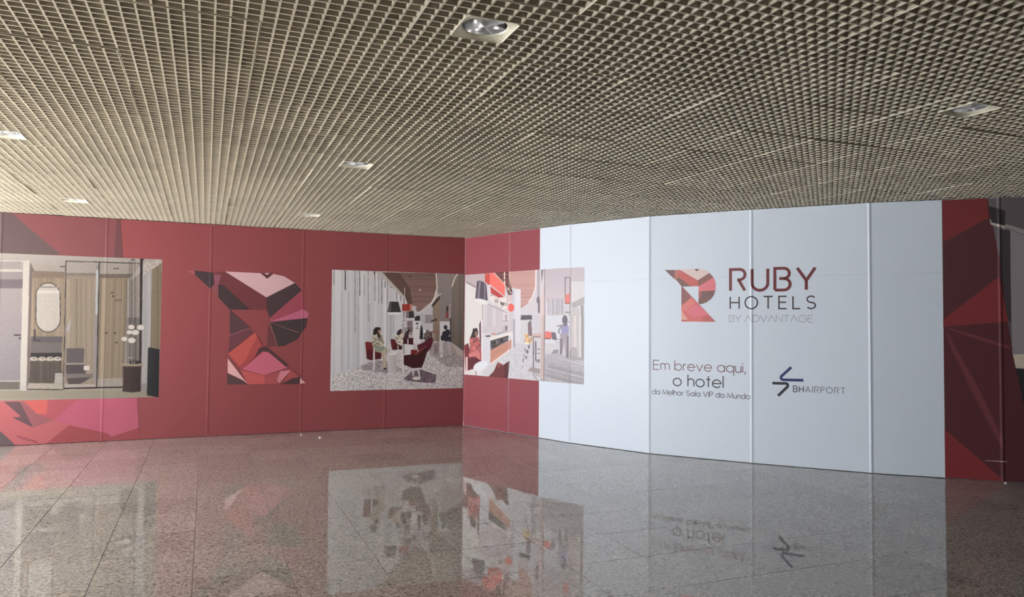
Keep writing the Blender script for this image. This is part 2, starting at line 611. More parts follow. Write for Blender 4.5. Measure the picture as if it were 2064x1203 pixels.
logo = anchor('hotel_logo', RIGHT, 1490, 650)
tag(logo, 'hotel logo with faceted red letter emblem beside dark red and grey lettering', 'logo')
o = lettering('lettering', 'RUBY', RIGHT, (1472.5, 585.5), (1643.5, 584), (1472.5, 543), .135, ink((112, 52, 60), REF_W), .30, None)
tag(o, 'large dark red capitals reading RUBY'); into(logo, o)
o = lettering('lettering', 'HOTELS', RIGHT, (1472, 622), (1644, 622), (1472, 598), .115, ink((72, 66, 74), REF_W), .48, None)
tag(o, 'dark grey capitals reading HOTELS'); into(logo, o)
o = lettering('lettering', 'BY ADVANTAGE', RIGHT, (1469.5, 648), (1639, 649.5), (1469.5, 635), .10, ink((158, 168, 182), REF_W), .13, None)
tag(o, 'thin pale grey capitals reading BY ADVANTAGE'); into(logo, o)
c = crop(1330, 530, 9.254)
pl = []
for pts, col in [
    ([(92, 130), (275, 130), (275, 300), (180, 215)], (116, 84, 88)),
    ([(275, 130), (345, 130), (345, 262), (300, 320), (275, 300)], (182, 116, 114)),
    ([(345, 130), (378, 130), (718, 322), (722, 432), (590, 436), (345, 262)], (192, 98, 96)),
    ([(300, 310), (345, 262), (590, 436), (408, 440)], (124, 92, 88)),
    ([(378, 130), (470, 116), (620, 110), (740, 109), (850, 130), (925, 185), (708, 322)], (224, 198, 206)),
    ([(640, 114), (742, 114), (690, 156)], (112, 72, 84)),
    ([(925, 185), (1000, 268), (722, 440), (708, 322)], (140, 94, 92)),
    ([(1000, 268), (1035, 350), (1045, 440), (1035, 512), (722, 528), (722, 436)], (214, 118, 134)),
    ([(1035, 512), (1005, 605), (950, 675), (870, 735), (780, 765), (722, 768), (722, 528)], (122, 90, 90)),
    ([(722, 528), (780, 525), (760, 640), (722, 680)], (176, 100, 108)),
    ([(402, 440), (420, 440), (1040, 1097), (402, 1092)], (206, 104, 112)),
    ([(402, 440), (420, 440), (590, 640), (402, 800)], (140, 92, 96)),
    ([(402, 800), (575, 650), (660, 740), (490, 900), (415, 880)], (224, 122, 124)),
    ([(490, 910), (650, 790), (720, 790), (900, 970), (640, 1010)], (216, 112, 136)),
    ([(402, 880), (520, 1060), (402, 1060)], (232, 160, 158)),
    ([(800, 1000), (925, 975), (1040, 1097), (780, 1095)], (186, 96, 98)),
    ([(402, 1060), (520, 1060), (560, 1092), (402, 1092)], (190, 96, 98)),
]: pl.append((on(RIGHT, c(pts)), ink(col, REF_W)))
o = print_polys('emblem', RIGHT, pl)
tag(o, 'small faceted red and pink letter emblem'); into(logo, o)

slog = anchor('slogan', RIGHT, 1410, 800)
tag(slog, 'three line slogan in thin letters on the white wall, below the hotel logo', 'lettering')
o = lettering('lettering', 'Em breve aqui,', RIGHT, (1317, 744), (1503, 751.5), (1317, 725.5), .095, ink((128, 100, 112), REF_W), .155, None)
tag(o, 'thin brownish line reading Em breve aqui,'); into(slog, o)
o = lettering('lettering', 'o hotel', RIGHT, (1357, 777), (1457.5, 781.5), (1357, 755), .11, ink((82, 84, 94), REF_W), .17, None)
tag(o, 'larger dark grey line reading o hotel'); into(slog, o)
o = lettering('lettering', 'da Melhor Sala VIP do Mundo', RIGHT, (1314.5, 794), (1512, 804), (1314.5, 784), .13, ink((96, 96, 106), REF_W), .19, None)
tag(o, 'smallest dark line reading da Melhor Sala VIP do Mundo'); into(slog, o)

air = anchor('airport_logo', RIGHT, 1630, 800)
tag(air, 'airport logo with blue and black bent arrows beside small dark lettering', 'logo')


def stroke_print(name, wall, pts, w_px, col):
    q = [wall.hit(*p) for p in pts]
    s, z = q[0]
    w = abs(wall.hit(pts[0][0], pts[0][1] + w_px)[1] - z)
    return print_polys(name, wall, [([(v.x, v.y) for v in f], col) for f in strip(q, w)], layer0=0.0012, step=0.0)


REF_A = (190, 200, 216)
into(air, tag(stroke_print('arrow', RIGHT, [(1595, 740), (1575.2, 758), (1574.2, 761), (1575.5, 764), (1579, 765.4), (1619.4, 766.3)], 5.4, ink((44, 52, 108), REF_A)), 'blue bent arrow'))
into(air, tag(stroke_print('arrow', RIGHT, [(1556.6, 772), (1584, 772.6), (1587, 774), (1588, 776.5), (1587, 779.5), (1568.4, 797.6)], 5.4, ink((46, 50, 60), REF_A)), 'black bent arrow'))
o = lettering('lettering', 'BHAIRPORT', RIGHT, (1599, 789.5), (1703.5, 793.8), (1599, 777.6), .105, ink((92, 98, 116), REF_A), .36, None, heavy=2, heavy_w=.17, glyphs={'A': 'a_bar'})
tag(o, 'dark capitals reading BHAIRPORT'); into(air, o)

# ---- the big faceted letter emblem on the left wall
c = crop(360, 500, 3.759)
pl = []
for pts, col in [
    ([(60, 170), (122, 170), (122, 202)], (152, 76, 82)),
    ([(245, 305), (300, 268), (302, 372)], (122, 64, 70)),
    ([(120, 170), (262, 185), (268, 270), (242, 310), (123, 200)], (56, 40, 46)),
    ([(262, 184), (355, 176), (665, 373), (668, 466), (540, 466), (330, 272), (300, 272), (268, 268)], (100, 42, 47)),
    ([(268, 195), (322, 205), (302, 272), (275, 270)], (128, 70, 86)),
    ([(300, 272), (340, 280), (542, 466), (388, 466), (300, 372)], (56, 38, 42)),
    ([(352, 177), (620, 190), (672, 232), (718, 195), (800, 214), (880, 264), (665, 373)], (192, 152, 158)),
    ([(622, 188), (716, 190), (671, 233)], (82, 36, 40)),
    ([(650, 190), (690, 190), (670, 203)], (205, 172, 176)),
    ([(880, 264), (932, 320), (690, 530), (668, 466), (665, 373)], (62, 42, 46)),
    ([(932, 320), (946, 462), (690, 558), (690, 530)], (142, 58, 74)),
    ([(690, 558), (946, 462), (986, 490), (980, 528)], (168, 84, 110)),
    ([(680, 575), (745, 742), (690, 746), (668, 742)], (96, 46, 50)),
    ([(690, 562), (972, 530), (965, 590), (900, 690), (800, 740), (752, 745)], (58, 42, 44)),
    ([(690, 562), (696, 562), (912, 638), (908, 644)], (124, 76, 76)),
    ([(690, 575), (697, 575), (752, 738), (743, 738)], (124, 76, 76)),
    ([(388, 466), (540, 602), (388, 660)], (76, 46, 53)),
    ([(388, 660), (540, 606), (562, 640), (376, 795)], (96, 48, 58)),
    ([(388, 655), (540, 602), (540, 610), (388, 665)], (124, 72, 80)),
    ([(376, 798), (580, 640), (596, 664), (510, 842), (462, 902)], (172, 70, 66)),
    ([(596, 664), (640, 760), (580, 825), (472, 922), (460, 896), (510, 842)], (150, 58, 58)),
    ([(576, 826), (612, 755), (662, 745), (832, 885), (800, 908), (680, 785), (620, 785)], (70, 40, 43)),
    ([(480, 916), (642, 783), (682, 790), (822, 906), (650, 962)], (178, 84, 105)),
    ([(372, 835), (525, 1032), (490, 1002), (372, 945)], (204, 152, 152)),
    ([(368, 948), (490, 1004), (518, 1032), (368, 1032)], (78, 48, 53)),
    ([(468, 920), (650, 964), (650, 1030), (522, 1030)], (174, 74, 74)),
    ([(650, 964), (795, 928), (750, 990), (752, 1030), (650, 1030)], (152, 66, 70)),
    ([(772, 930), (852, 924), (762, 1026), (745, 1000)], (188, 110, 120)),
    ([(852, 924), (915, 972), (780, 1028)], (152, 64, 65)),
    ([(772, 1030), (860, 985), (922, 976), (918, 1030)], (72, 43, 46)),
    ([(922, 982), (962, 1022), (920, 1026)], (204, 142, 142)),
]: pl.append((on(LEFT, c(pts)), ink(col, (202, 200, 203))))
emb = anchor('emblem_mural', LEFT, 520, 775)
tag(emb, 'large faceted letter emblem in pink, maroon and black on the red wall', 'mural')
o = print_polys('emblem_print', LEFT, pl)
into(emb, o)


# ---- photographs printed on the walls: painted into a fine vertex grid
class Canvas:
    def __init__(self):
        self.ops = []
        self.k = lambda p: p

    def frame(self, ox, oy, sc):
        self.k = crop(ox, oy, sc)
        self.sc = sc

    def poly(self, pts, col, col2=None, axis=1):
        self.ops.append(('p', np.array(self.k(pts)), np.array(col, float), None if col2 is None else np.array(col2, float), axis))

    def rect(self, x0, y0, x1, y1, col, col2=None, axis=1): self.poly([(x0, y0), (x1, y0), (x1, y1), (x0, y1)], col, col2, axis)

    def ell(self, cx, cy, rx, ry, col, rot=0):
        a = np.radians(rot); t = np.linspace(0, 2 * np.pi, 28, endpoint=False)
        x = rx * np.cos(t); y = ry * np.sin(t)
        self.poly(list(zip(cx + x * np.cos(a) - y * np.sin(a), cy + x * np.sin(a) + y * np.cos(a))), col)

    def line(self, pts, w, col):
        for q in strip([Vector(p) for p in pts], w): self.poly([(v.x, v.y) for v in q], col)

    def bars(self, pts, pitch, amp, seed, slant=0.0):
        """streaky grain: columns of changing tone"""
        self.ops.append(('b', np.array(self.k(pts)), pitch / self.sc, amp, seed, slant))

    def rows(self, pts, pitch, amp, seed, slant=0.0):
        self.ops.append(('r', np.array(self.k(pts)), pitch / self.sc, amp, seed, slant))

    def speck(self, pts, size, amp, seed):
        self.ops.append(('s', np.array(self.k(pts)), size / self.sc, amp, seed, 0))

    def paint(self, X, Y):
        out = np.zeros(X.shape + (3,)) + 120.0
        for op in self.ops:
            pg = op[1]
            x0, y0 = pg.min(0); x1, y1 = pg.max(0)
            idx = np.nonzero((X >= x0) & (X <= x1) & (Y >= y0) & (Y <= y1))[0]
            if not len(idx): continue
            x, y = X[idx], Y[idx]
            ins = np.zeros(len(idx), bool)
            n = len(pg)
            for k in range(n):
                xa, ya = pg[k]; xb, yb = pg[(k + 1) % n]
                if ya == yb: continue
                cnd = ((ya > y) != (yb > y)) & (x < (xb - xa) * (y - ya) / (yb - ya) + xa)
                ins ^= cnd
            idx = idx[ins]; x = x[ins]; y = y[ins]
            if op[0] == 'p':
                if op[3] is None: out[idx] = op[2]
                else:
                    t = ((y - y0) / max(1e-6, y1 - y0) if op[4] == 1 else (x - x0) / max(1e-6, x1 - x0))[:, None]
                    out[idx] = op[2] * (1 - t) + op[3] * t
            else:
                rng = np.random.RandomState(op[4])
                tb = rng.uniform(-1, 1, 4096)

                def vn(v):
                    i = np.floor(v).astype(int); fr = v - i
                    return tb[i % 4096] * (1 - fr) + tb[(i + 1) % 4096] * fr
                if op[0] == 'b': f = vn((x + op[5] * y) / op[2]) * .7 + vn((x + op[5] * y) / op[2] * 2.7 + 91) * .4
                elif op[0] == 'r': f = vn((y + op[5] * x) / op[2])
                else:
                    i = np.floor(x / op[2] * .8).astype(int) * 57 + np.floor(y / op[2]).astype(int) * 131
                    f = tb[(i * i + i * 7919) % 4096]
                out[idx] = np.clip(out[idx] * (1 + op[3] * f)[:, None], 12, 250)
        return out


def photo_print(name, wall, canvas, s0, s1, z0, z1, ref, step, label):
    ns = int((s1 - s0) / step) + 1
    nz = int((z1 - z0) / step) + 1
    S, Z = np.meshgrid(np.linspace(s0, s1, ns), np.linspace(z0, z1, nz))
    S, Z = S.ravel(), Z.ravel()
    base = wall.pos(S, Z, 0.0)
    acc = 0
    hs = step * .25
    for du, dv in ((-hs, -hs), (hs, -hs), (-hs, hs), (hs, hs)):
        x, y, _ = proj(wall.pos(np.clip(S + du, s0, s1), Z + dv, 0.0))
        acc = acc + s2l(canvas.paint(x, y))
    colr = np.clip(acc / 4 / s2l(ref) * 0.80, 0.004, 0.90)
    V = wall.pos(S, Z, 0.0010)
    a = np.arange(ns * nz).reshape(nz, ns)
    q = np.stack([a[:-1, :-1], a[:-1, 1:], a[1:, 1:], a[1:, :-1]], -1).reshape(-1, 4)
    me = bpy.data.meshes.new(name)
    org = V[ns // 2]
    me.vertices.add(len(V)); me.vertices.foreach_set('co', (V - org).ravel())
    me.loops.add(q.size); me.loops.foreach_set('vertex_index', q.ravel().astype(np.int32))
    me.polygons.add(len(q)); me.polygons.foreach_set('loop_start', np.arange(0, q.size, 4, dtype=np.int32))
    at = me.color_attributes.new('ink', 'FLOAT_COLOR', 'POINT')
    at.data.foreach_set('color', np.column_stack([colr, np.ones(len(colr))]).ravel())
    me.update(); me.validate()
    me.materials.append(M_PRINT)
    o = link_mesh(name, me, None, org)
    return tag(o, label, 'poster')


# bathroom
cv = Canvas()
cv.frame(0, 0, 1)
cv.rect(-200, 480, 400, 830, (176, 168, 166))
cv.poly([(-200, 505), (330, 520), (330, 530), (290, 553), (270, 552), (60, 546), (-200, 530)], (180, 172, 169), (160, 150, 147))
cv.rect(-200, 525, 42, 542, (158, 150, 151)); cv.line([(-200, 525), (60, 526)], 1.4, (205, 198, 195))
cv.line([(-200, 543), (44, 545)], 4, (196, 188, 186))
cv.rect(-200, 548, 46, 563, (148, 140, 143)); cv.rect(-200, 563, 46, 581, (118, 108, 115)); cv.rect(-200, 581, 46, 769, (160, 151, 155), (142, 134, 142))
cv.rect(-200, 769, 42, 785, (112, 104, 100)); cv.line([(-200, 768), (42, 768)], 2, (190, 180, 180))
cv.rect(28, 674, 42, 677, (62, 56, 60)); cv.rect(38, 680, 42, 684, (62, 56, 60))
cv.poly([(60, 526), (70, 547), (63, 776), (53, 786)], (118, 106, 106))
cv.poly([(66, 546), (131, 548), (127, 780), (58, 780)], (150, 133, 118)); cv.bars([(66, 546), (131, 548), (127, 680), (58, 680)], 2.0, .16, 3)
cv.poly([(66, 546), (131, 548), (131, 560), (66, 560)], (130, 115, 104))
cv.poly([(47, 526), (60, 526), (53, 786), (40, 786)], (198, 190, 186)); cv.rect(40, 776, 53, 787, (190, 182, 180))
cv.poly([(97 + 25.5 * math.cos(a) * 1, (596 if math.sin(a) < 0 else 643) + 27 * math.sin(a)) for a in np.linspace(0, 2 * math.pi, 40, endpoint=False)], (70, 60, 62))
cv.poly([(97 + 23.5 * math.cos(a) * 1, (596 if math.sin(a) < 0 else 643) + 25 * math.sin(a)) for a in np.linspace(0, 2 * math.pi, 40, endpoint=False)], (188, 181, 177))
cv.rect(77, 577, 117, 580, (140, 132, 130)); cv.rect(75, 586, 120, 591, (205, 198, 194))
cv.poly([(63, 678), (126, 678), (124, 711), (61, 711)], (112, 104, 106)); cv.poly([(63, 678), (126, 678), (126, 690), (63, 690)], (98, 92, 96))
cv.rect(68, 664, 72, 688, (70, 62, 66)); cv.rect(68, 684, 82, 688, (78, 70, 74))
cv.poly([(61, 711), (125, 711), (124, 722), (61, 722)], (58, 52, 55)); cv.poly([(61, 727), (125, 727), (123, 772), (58, 772)], (90, 82, 78)); cv.bars([(61, 727), (125, 727), (123, 772), (58, 772)], 3, .1, 5)
for x in (68, 85, 101, 116):
    cv.ell(x, 723, 7.5, 4.2, (188, 178, 174)); cv.ell(x + 1, 722, 3, 1.6, (120, 110, 110))
cv.poly([(111, 751), (126, 751), (125, 773), (110, 773)], (172, 164, 160)); cv.rect(111, 749, 127, 751.5, (70, 60, 60))
cv.poly([(58, 772), (126, 774), (126, 783), (54, 784)], (172, 162, 154)); cv.line([(54, 784.5), (127, 785)], 2.4, (54, 46, 46))
cv.poly([(133, 548), (196, 548), (193, 784), (130, 784)], (150, 136, 124)); cv.bars([(133, 562), (196, 562), (193, 772), (130, 772)], 2.4, .16, 8)
cv.poly([(133, 527), (196, 529), (196, 552), (133, 550)], (165, 156, 152)); cv.rect(133, 550, 196, 556, (132, 122, 118))
cv.poly([(199, 530), (284, 533), (268, 552), (199, 552)], (162, 152, 147)); cv.poly([(199, 552), (268, 552), (258, 562), (199, 562)], (112, 100, 94))
cv.poly([(199, 560), (258, 560), (250, 766), (197, 766)], (142, 127, 112)); cv.bars([(199, 562), (258, 562), (250, 766), (197, 766)], 2.6, .24, 11, .03)
for x, y in ((214, 671), (232, 671), (226, 590), (228, 597), (235, 690)): cv.ell(x, y, 3, 2, (95, 82, 74))
cv.rect(232, 604, 246, 606.5, (95, 84, 78)); cv.rect(228, 540, 240, 542, (80, 70, 68)); cv.rect(121, 536, 131, 538.5, (90, 80, 78))
cv.poly([(134, 702), (170, 702), (169, 731), (134, 731)], (98, 90, 94)); cv.rect(133, 731, 170, 734, (150, 140, 140)); cv.rect(133, 735, 172, 753, (84, 76, 80)); cv.rect(133, 753, 190, 761, (124, 114, 114))
cv.poly([(134, 762), (185, 760), (160, 775), (138, 775)], (88, 78, 80)); cv.rect(169, 737, 180, 746, (212, 202, 202)); cv.rect(131, 774, 192, 783, (176, 164, 160))
cv.poly([(133, 665), (143, 640), (140, 670)], (170, 165, 172))
cv.poly([(193, 535), (200, 535), (197, 782), (187, 762)], (150, 140, 142)); cv.poly([(194, 543), (199, 543), (197.5, 634), (192.5, 634)], (186, 186, 190))
cv.poly([(197, 763), (248, 762), (246, 779), (196, 780)], (164, 152, 146))
cv.line([(132, 526), (290, 531)], 1.8, (52, 44, 46)); cv.line([(133, 526), (128, 785)], 2.0, (58, 50, 52)); cv.line([(200, 529), (195, 782)], 2.4, (50, 44, 46)); cv.line([(129, 783), (247, 780)], 3.0, (48, 40, 42))
cv.poly([(257, 562), (285, 541), (283, 738), (252, 738)], (152, 142, 140)); cv.bars([(257, 562), (285, 541), (283, 738), (252, 738)], 2.2, .2, 14)
cv.poly([(256, 640), (282, 640), (282, 735), (255, 735)], (120, 112, 110)); cv.bars([(256, 640), (282, 640), (282, 735), (255, 735)], 1.6, .2, 15)
cv.poly([(268, 552), (286, 532), (286, 548), (262, 566)], (176, 166, 166))
cv.poly([(287, 530), (326, 521), (326, 531), (289, 554)], (186, 176, 172)); cv.speck([(287, 530), (326, 521), (326, 531), (289, 554)], 3, .1, 3)
cv.poly([(289, 554), (306, 543), (303, 700), (296, 790), (286, 790)], (172, 167, 172)); cv.bars([(289, 554), (306, 543), (303, 700), (296, 700), (286, 700)], 3, .08, 21)
cv.poly([(306, 543), (326, 530), (322, 704), (303, 704)], (132, 118, 102)); cv.bars([(306, 543), (326, 530), (322, 704), (303, 704)], 2.2, .16, 22)
cv.poly([(282.5, 524), (288, 524), (285, 746), (280.5, 746)], (58, 50, 54))
cv.poly([(-200, 786), (54, 787), (128, 786), (330, 778), (330, 830), (-200, 830)], (158, 149, 136)); cv.rows([(-200, 786), (330, 778), (330, 830), (-200, 830)], 5, .06, 4)
for x, y1 in ((267, 655), (272, 665), (261, 666), (264, 682)): cv.line([(x, 525), (x, y1)], 1.0, (74, 66, 68))
cv.rect(264, 522, 272, 524.5, (60, 52, 54)); cv.rect(282, 521, 291, 524, (60, 52, 54))
for x, y, r in ((264.7, 659, 6.5), (283.4, 659.8, 7.4), (261, 669.5, 5.5), (273, 670, 7.2), (250.6, 683, 6), (265.6, 686, 7.6)): cv.ell(x, y, r, r * .72, (214, 204, 202))
cv.poly([(248, 738), (285, 738), (284, 789), (266, 791), (247, 789)], (76, 62, 62), (64, 52, 54), 0); cv.ell(264, 735, 25, 3.6, (150, 134, 118)); cv.ell(264, 734, 23, 2.4, (164, 148, 132))
cv.rect(261, 727, 281, 733.5, (62, 52, 52)); cv.rect(265, 729, 267, 732, (170, 160, 156)); cv.rect(270, 729, 272, 732, (170, 160, 156)); cv.rect(257, 720, 268, 722, (170, 160, 158))
cv.rect(284, 772, 295, 787, (150, 142, 146)); cv.poly([(298, 701), (302, 700), (322, 704), (320, 801), (296, 797)], (56, 55, 58), (46, 45, 50), 0)
cv.speck([(-200, 480), (400, 480), (400, 830), (-200, 830)], 2, .025, 9)
sA, zA = LEFT.hit(0, 510.5); sB, zB = LEFT.hit(326, 522.5); sC, zC_ = LEFT.hit(0, 809); sD, zD = LEFT.hit(321, 800)
photo_print('bathroom_picture', LEFT, cv, sA - 0.45, (sB + sD) / 2, (zC_ + zD) / 2, (zA + zB) / 2, (258, 259, 266), 0.0062,
            'printed bathroom picture with oval mirror and glass shower on the red wall')

# lounge, half on the left wall
cv = Canvas()
cv.frame(640, 500, 3.759)
cv.rect(0, 100, 1203, 1150, (176, 174, 182))
cv.poly([(60, 140), (500, 160), (670, 380), (660, 800), (60, 1000)], (186, 184, 192), (176, 175, 186)); cv.bars([(60, 140), (500, 160), (670, 380), (660, 720), (340, 880), (60, 990)], 14, .07, 31)
for x, y0, y1, w, g in ((125, 165, 280, 5, 90), (210, 168, 318, 9, 62), (285, 170, 640, 5, 104), (320, 170, 360, 7, 92), (356, 200, 375, 4, 125), (385, 172, 560, 4, 110), (432, 176, 200, 10, 46), (435, 190, 400, 5, 92), (465, 200, 420, 4, 96), (488, 225, 420, 5, 70), (512, 250, 300, 7, 96), (530, 262, 420, 4, 110), (558, 285, 300, 9, 52), (600, 320, 400, 5, 85), (630, 350, 400, 5, 85), (180, 330, 930, 5, 152), (235, 330, 930, 6, 150), (310, 420, 900, 5, 150), (395, 420, 700, 5, 148), (555, 500, 680, 6, 136), (575, 500, 640, 5, 146), (655, 380, 620, 6, 60)):
    cv.rect(x - w / 2, y0, x + w / 2, y1, (g, g - 2, g + 4))
cv.poly([(435, 176), (525, 182), (668, 350), (655, 385)], (168, 162, 164))
cv.poly([(490, 182), (898, 190), (906, 310), (870, 400), (760, 492), (730, 440), (690, 420), (660, 365)], (112, 90, 86), (124, 98, 96)); cv.rows([(490, 182), (898, 190), (906, 310), (870, 400), (760, 492), (660, 365)], 9, .07, 33)
cv.poly([(490, 182), (620, 186), (700, 300), (720, 430), (690, 440), (660, 365)], (88, 68, 66)); cv.rows([(490, 182), (620, 186), (700, 300), (720, 430), (690, 440), (660, 365)], 9, .08, 34)
cv.ell(700, 215, 14, 4, (60, 48, 48)); cv.ell(775, 318, 12, 8, (160, 140, 136))
cv.poly([(900, 190), (1120, 195), (1062, 205), (1015, 330), (1000, 560), (925, 560), (925, 370), (908, 330)], (136, 128, 130), (120, 112, 114))
cv.poly([(1058, 200), (1130, 195), (1120, 790), (1000, 705), (1015, 330)], (122, 112, 110), (92, 84, 80)); cv.bars([(1058, 200), (1130, 195), (1120, 790), (1000, 705), (1015, 330)], 16, .10, 36)
cv.line([(1062, 195), (1040, 225), (1018, 292)], 8, (214, 206, 202))
cv.rect(757, 480, 880, 700, (176, 174, 184)); cv.rect(812, 505, 870, 570, (138, 132, 138)); cv.rect(760, 500, 815, 560, (170, 168, 178))
cv.poly([(926, 372), (872, 445), (876, 725), (926, 725)], (140, 122, 112), (120, 104, 96)); cv.poly([(926, 350), (928, 385), (872, 450), (858, 420)], (70, 58, 58))
cv.line([(898, 190), (906, 300), (884, 380), (858, 425)], 8, (214, 206, 200)); cv.line([(935, 345), (905, 370), (860, 430), (800, 480), (760, 488)], 7, (196, 188, 186)); cv.poly([(858, 550), (905, 530), (905, 548), (862, 560)], (66, 58, 58))
cv.rect(926, 555, 1002, 712, (188, 186, 194)); cv.rect(1002, 530, 1014, 712, (70, 62, 64)); cv.rect(975, 440, 992, 480, (60, 52, 54)); cv.rect(972, 480, 992, 530, (122, 62, 66)); cv.rect(994, 430, 1010, 530, (150, 136, 138))
for x, y, rx, ry in ((970, 600, 14, 18), (985, 640, 20, 26), (960, 650, 16, 22), (975, 680, 22, 30), (948, 680, 16, 24), (1000, 690, 12, 20)): cv.ell(x, y, rx, ry, (44, 44, 54))
cv.poly([(60, 985), (340, 885), (480, 800), (560, 720), (700, 700), (1000, 708), (1110, 785), (1110, 1100), (60, 1100)], (176, 172, 178)); cv.poly([(830, 720), (1000, 708), (1110, 785), (1110, 900), (980, 900), (850, 800)], (146, 138, 142))
cv.rect(925, 712, 950, 830, (176, 172, 176)); cv.rect(985, 712, 1010, 800, (160, 156, 162)); cv.rect(880, 720, 918, 800, (126, 116, 118))
cv.poly([(1010, 712), (1110, 790), (1110, 830), (1060, 800)], (170, 160, 160))
cv.speck([(60, 985), (340, 885), (480, 800), (560, 720), (850, 720), (1110, 830), (1110, 1100), (60, 1100)], 7, .17, 41)
cv.line([(100, 1040), (150, 985)], 4, (90, 84, 90)); cv.line([(390, 950), (420, 1075)], 4, (96, 90, 96)); cv.line([(640, 990), (760, 1050)], 3, (112, 106, 112))
cv.poly([(330, 890), (430, 850), (560, 860), (650, 930), (520, 945), (340, 925)], (140, 132, 140)); cv.speck([(330, 890), (430, 850), (560, 860), (650, 930), (520, 945), (340, 925)], 9, .16, 42)
for x in (590, 660): cv.rect(x - 2, 300, x + 2, 410, (190, 184, 190))
cv.poly([(545, 405), (612, 405), (634, 486), (528, 486)], (54, 50, 54)); cv.poly([(545, 405), (560, 405), (556, 486), (528, 486)], (84, 80, 84)); cv.poly([(525, 486), (636, 486), (625, 502), (540, 502)], (210, 206, 212))
cv.poly([(640, 425), (714, 420), (718, 476), (640, 476)], (142, 58, 50)); cv.rect(700, 425, 718, 476, (176, 120, 116)); cv.rect(668, 478, 692, 530, (120, 110, 112)); cv.poly([(692, 478), (728, 475), (734, 530), (690, 530)], (56, 50, 54)); cv.rect(662, 530, 734, 538, (206, 202, 206)); cv.rect(736, 512, 776, 552, (48, 44, 50)); cv.rect(732, 440, 748, 520, (176, 172, 178))
cv.rect(640, 540, 725, 700, (166, 160, 168)); cv.rect(680, 550, 720, 640, (112, 100, 106)); cv.speck([(640, 540), (725, 540), (725, 640), (640, 640)], 14, .2, 43)
cv.rect(724, 552, 780, 722, (198, 194, 202)); cv.rect(744, 565, 764, 578, (60, 54, 58)); cv.rect(752, 588, 757, 608, (80, 74, 78)); cv.rect(744, 606, 766, 611, (80, 74, 78))
cv.poly([(780, 590), (792, 585), (798, 620), (800, 690), (772, 690)], (40, 38, 44))
cv.poly([(800, 680), (830, 615), (870, 640), (870, 700), (830, 720)], (92, 80, 80)); cv.speck([(800, 620), (870, 620), (870, 700), (800, 700)], 10, .35, 44)
cv.rect(862, 628, 925, 640, (120, 92, 84)); cv.rect(880, 640, 888, 725, (140, 124, 118)); cv.rect(906, 640, 914, 725, (110, 92, 86))
# seated people and chairs
cv.poly([(552, 688), (590, 690), (600, 722), (642, 742), (640, 768), (566, 772), (556, 732)], (88, 34, 40)); cv.poly([(590, 735), (642, 742), (640, 768), (566, 772)], (66, 26, 32)); cv.rect(606, 735, 612, 800, (196, 190, 194))
cv.poly([(583, 668), (605, 650), (640, 648), (660, 700), (650, 725), (592, 708)], (190, 174, 164)); cv.speck([(583, 668), (605, 650), (640, 648), (660, 700), (650, 725), (592, 708)], 9, .38, 45)
cv.poly([(598, 655), (606, 628), (630, 610), (642, 622), (634, 650), (615, 660)], (42, 34, 38)); cv.ell(638, 636, 6, 10, (150, 112, 100))
cv.poly([(648, 690), (664, 640), (690, 612), (708, 620), (716, 690)], (58, 44, 48)); cv.ell(702, 640, 7, 11, (160, 130, 122)); cv.poly([(690, 650), (722, 660), (720, 690), (690, 690)], (170, 160, 160)); cv.rect(648, 680, 726, 735, (62, 28, 34)); cv.rect(682, 685, 688, 735, (200, 192, 196))
cv.poly([(640, 725), (724, 732), (716, 806), (652, 806)], (196, 194, 200)); cv.poly([(640, 725), (660, 728), (664, 800), (652, 806)], (150, 150, 150))
cv.poly([(360, 714), (372, 708), (412, 712), (425, 770), (488, 788), (482, 838), (400, 850), (372, 838)], (108, 40, 47)); cv.poly([(368, 770), (425, 775), (488, 788), (482, 838), (400, 850), (374, 838)], (78, 30, 36)); cv.rect(422, 772, 434, 928, (198, 190, 194))
cv.poly([(412, 672), (436, 645), (470, 640), (500, 678), (506, 722), (482, 752), (420, 752), (410, 715)], (150, 142, 132)); cv.speck([(412, 672), (436, 645), (470, 640), (500, 678), (506, 722), (482, 752), (420, 752)], 11, .34, 46)
cv.poly([(440, 752), (508, 742), (534, 775), (530, 800), (514, 800), (524, 905), (502, 912), (482, 792), (440, 784)], (160, 148, 138)); cv.poly([(434, 750), (505, 742), (520, 765), (470, 785), (436, 775)], (128, 132, 126)); cv.poly([(500, 906), (522, 906), (528, 918), (502, 920)], (50, 38, 42))
cv.poly([(420, 655), (422, 622), (440, 598), (476, 600), (482, 622), (470, 640), (476, 670), (460, 690), (452, 650), (432, 660)], (42, 34, 36)); cv.ell(470, 632, 10, 15, (160, 124, 110)); cv.ell(474, 640, 7, 4, (190, 160, 150))
cv.poly([(530, 802), (600, 800), (602, 930), (586, 944), (545, 944), (534, 930)], (182, 176, 182), (160, 152, 160), 0); cv.ell(566, 800, 36, 10, (196, 192, 198))
cv.poly([(650, 990), (720, 930), (790, 920), (900, 960), (892, 1022), (800, 1018), (690, 1006)], (100, 86, 96)); cv.speck([(650, 990), (720, 930), (790, 920), (900, 960), (892, 1022), (800, 1018), (690, 1006)], 8, .16, 47)
cv.poly([(755, 735), (800, 715), (870, 668), (878, 700), (858, 760), (822, 800), (760, 770)], (80, 30, 44)); cv.rect(706, 768, 756, 805, (104, 36, 40))
cv.poly([(650, 812), (735, 802), (790, 770), (822, 738), (836, 760), (812, 850), (790, 905), (720, 910), (652, 882)], (58, 28, 32)); cv.poly([(735, 802), (820, 738), (826, 748), (745, 812)], (110, 56, 54)); cv.rect(642, 800, 652, 950, (198, 190, 194))
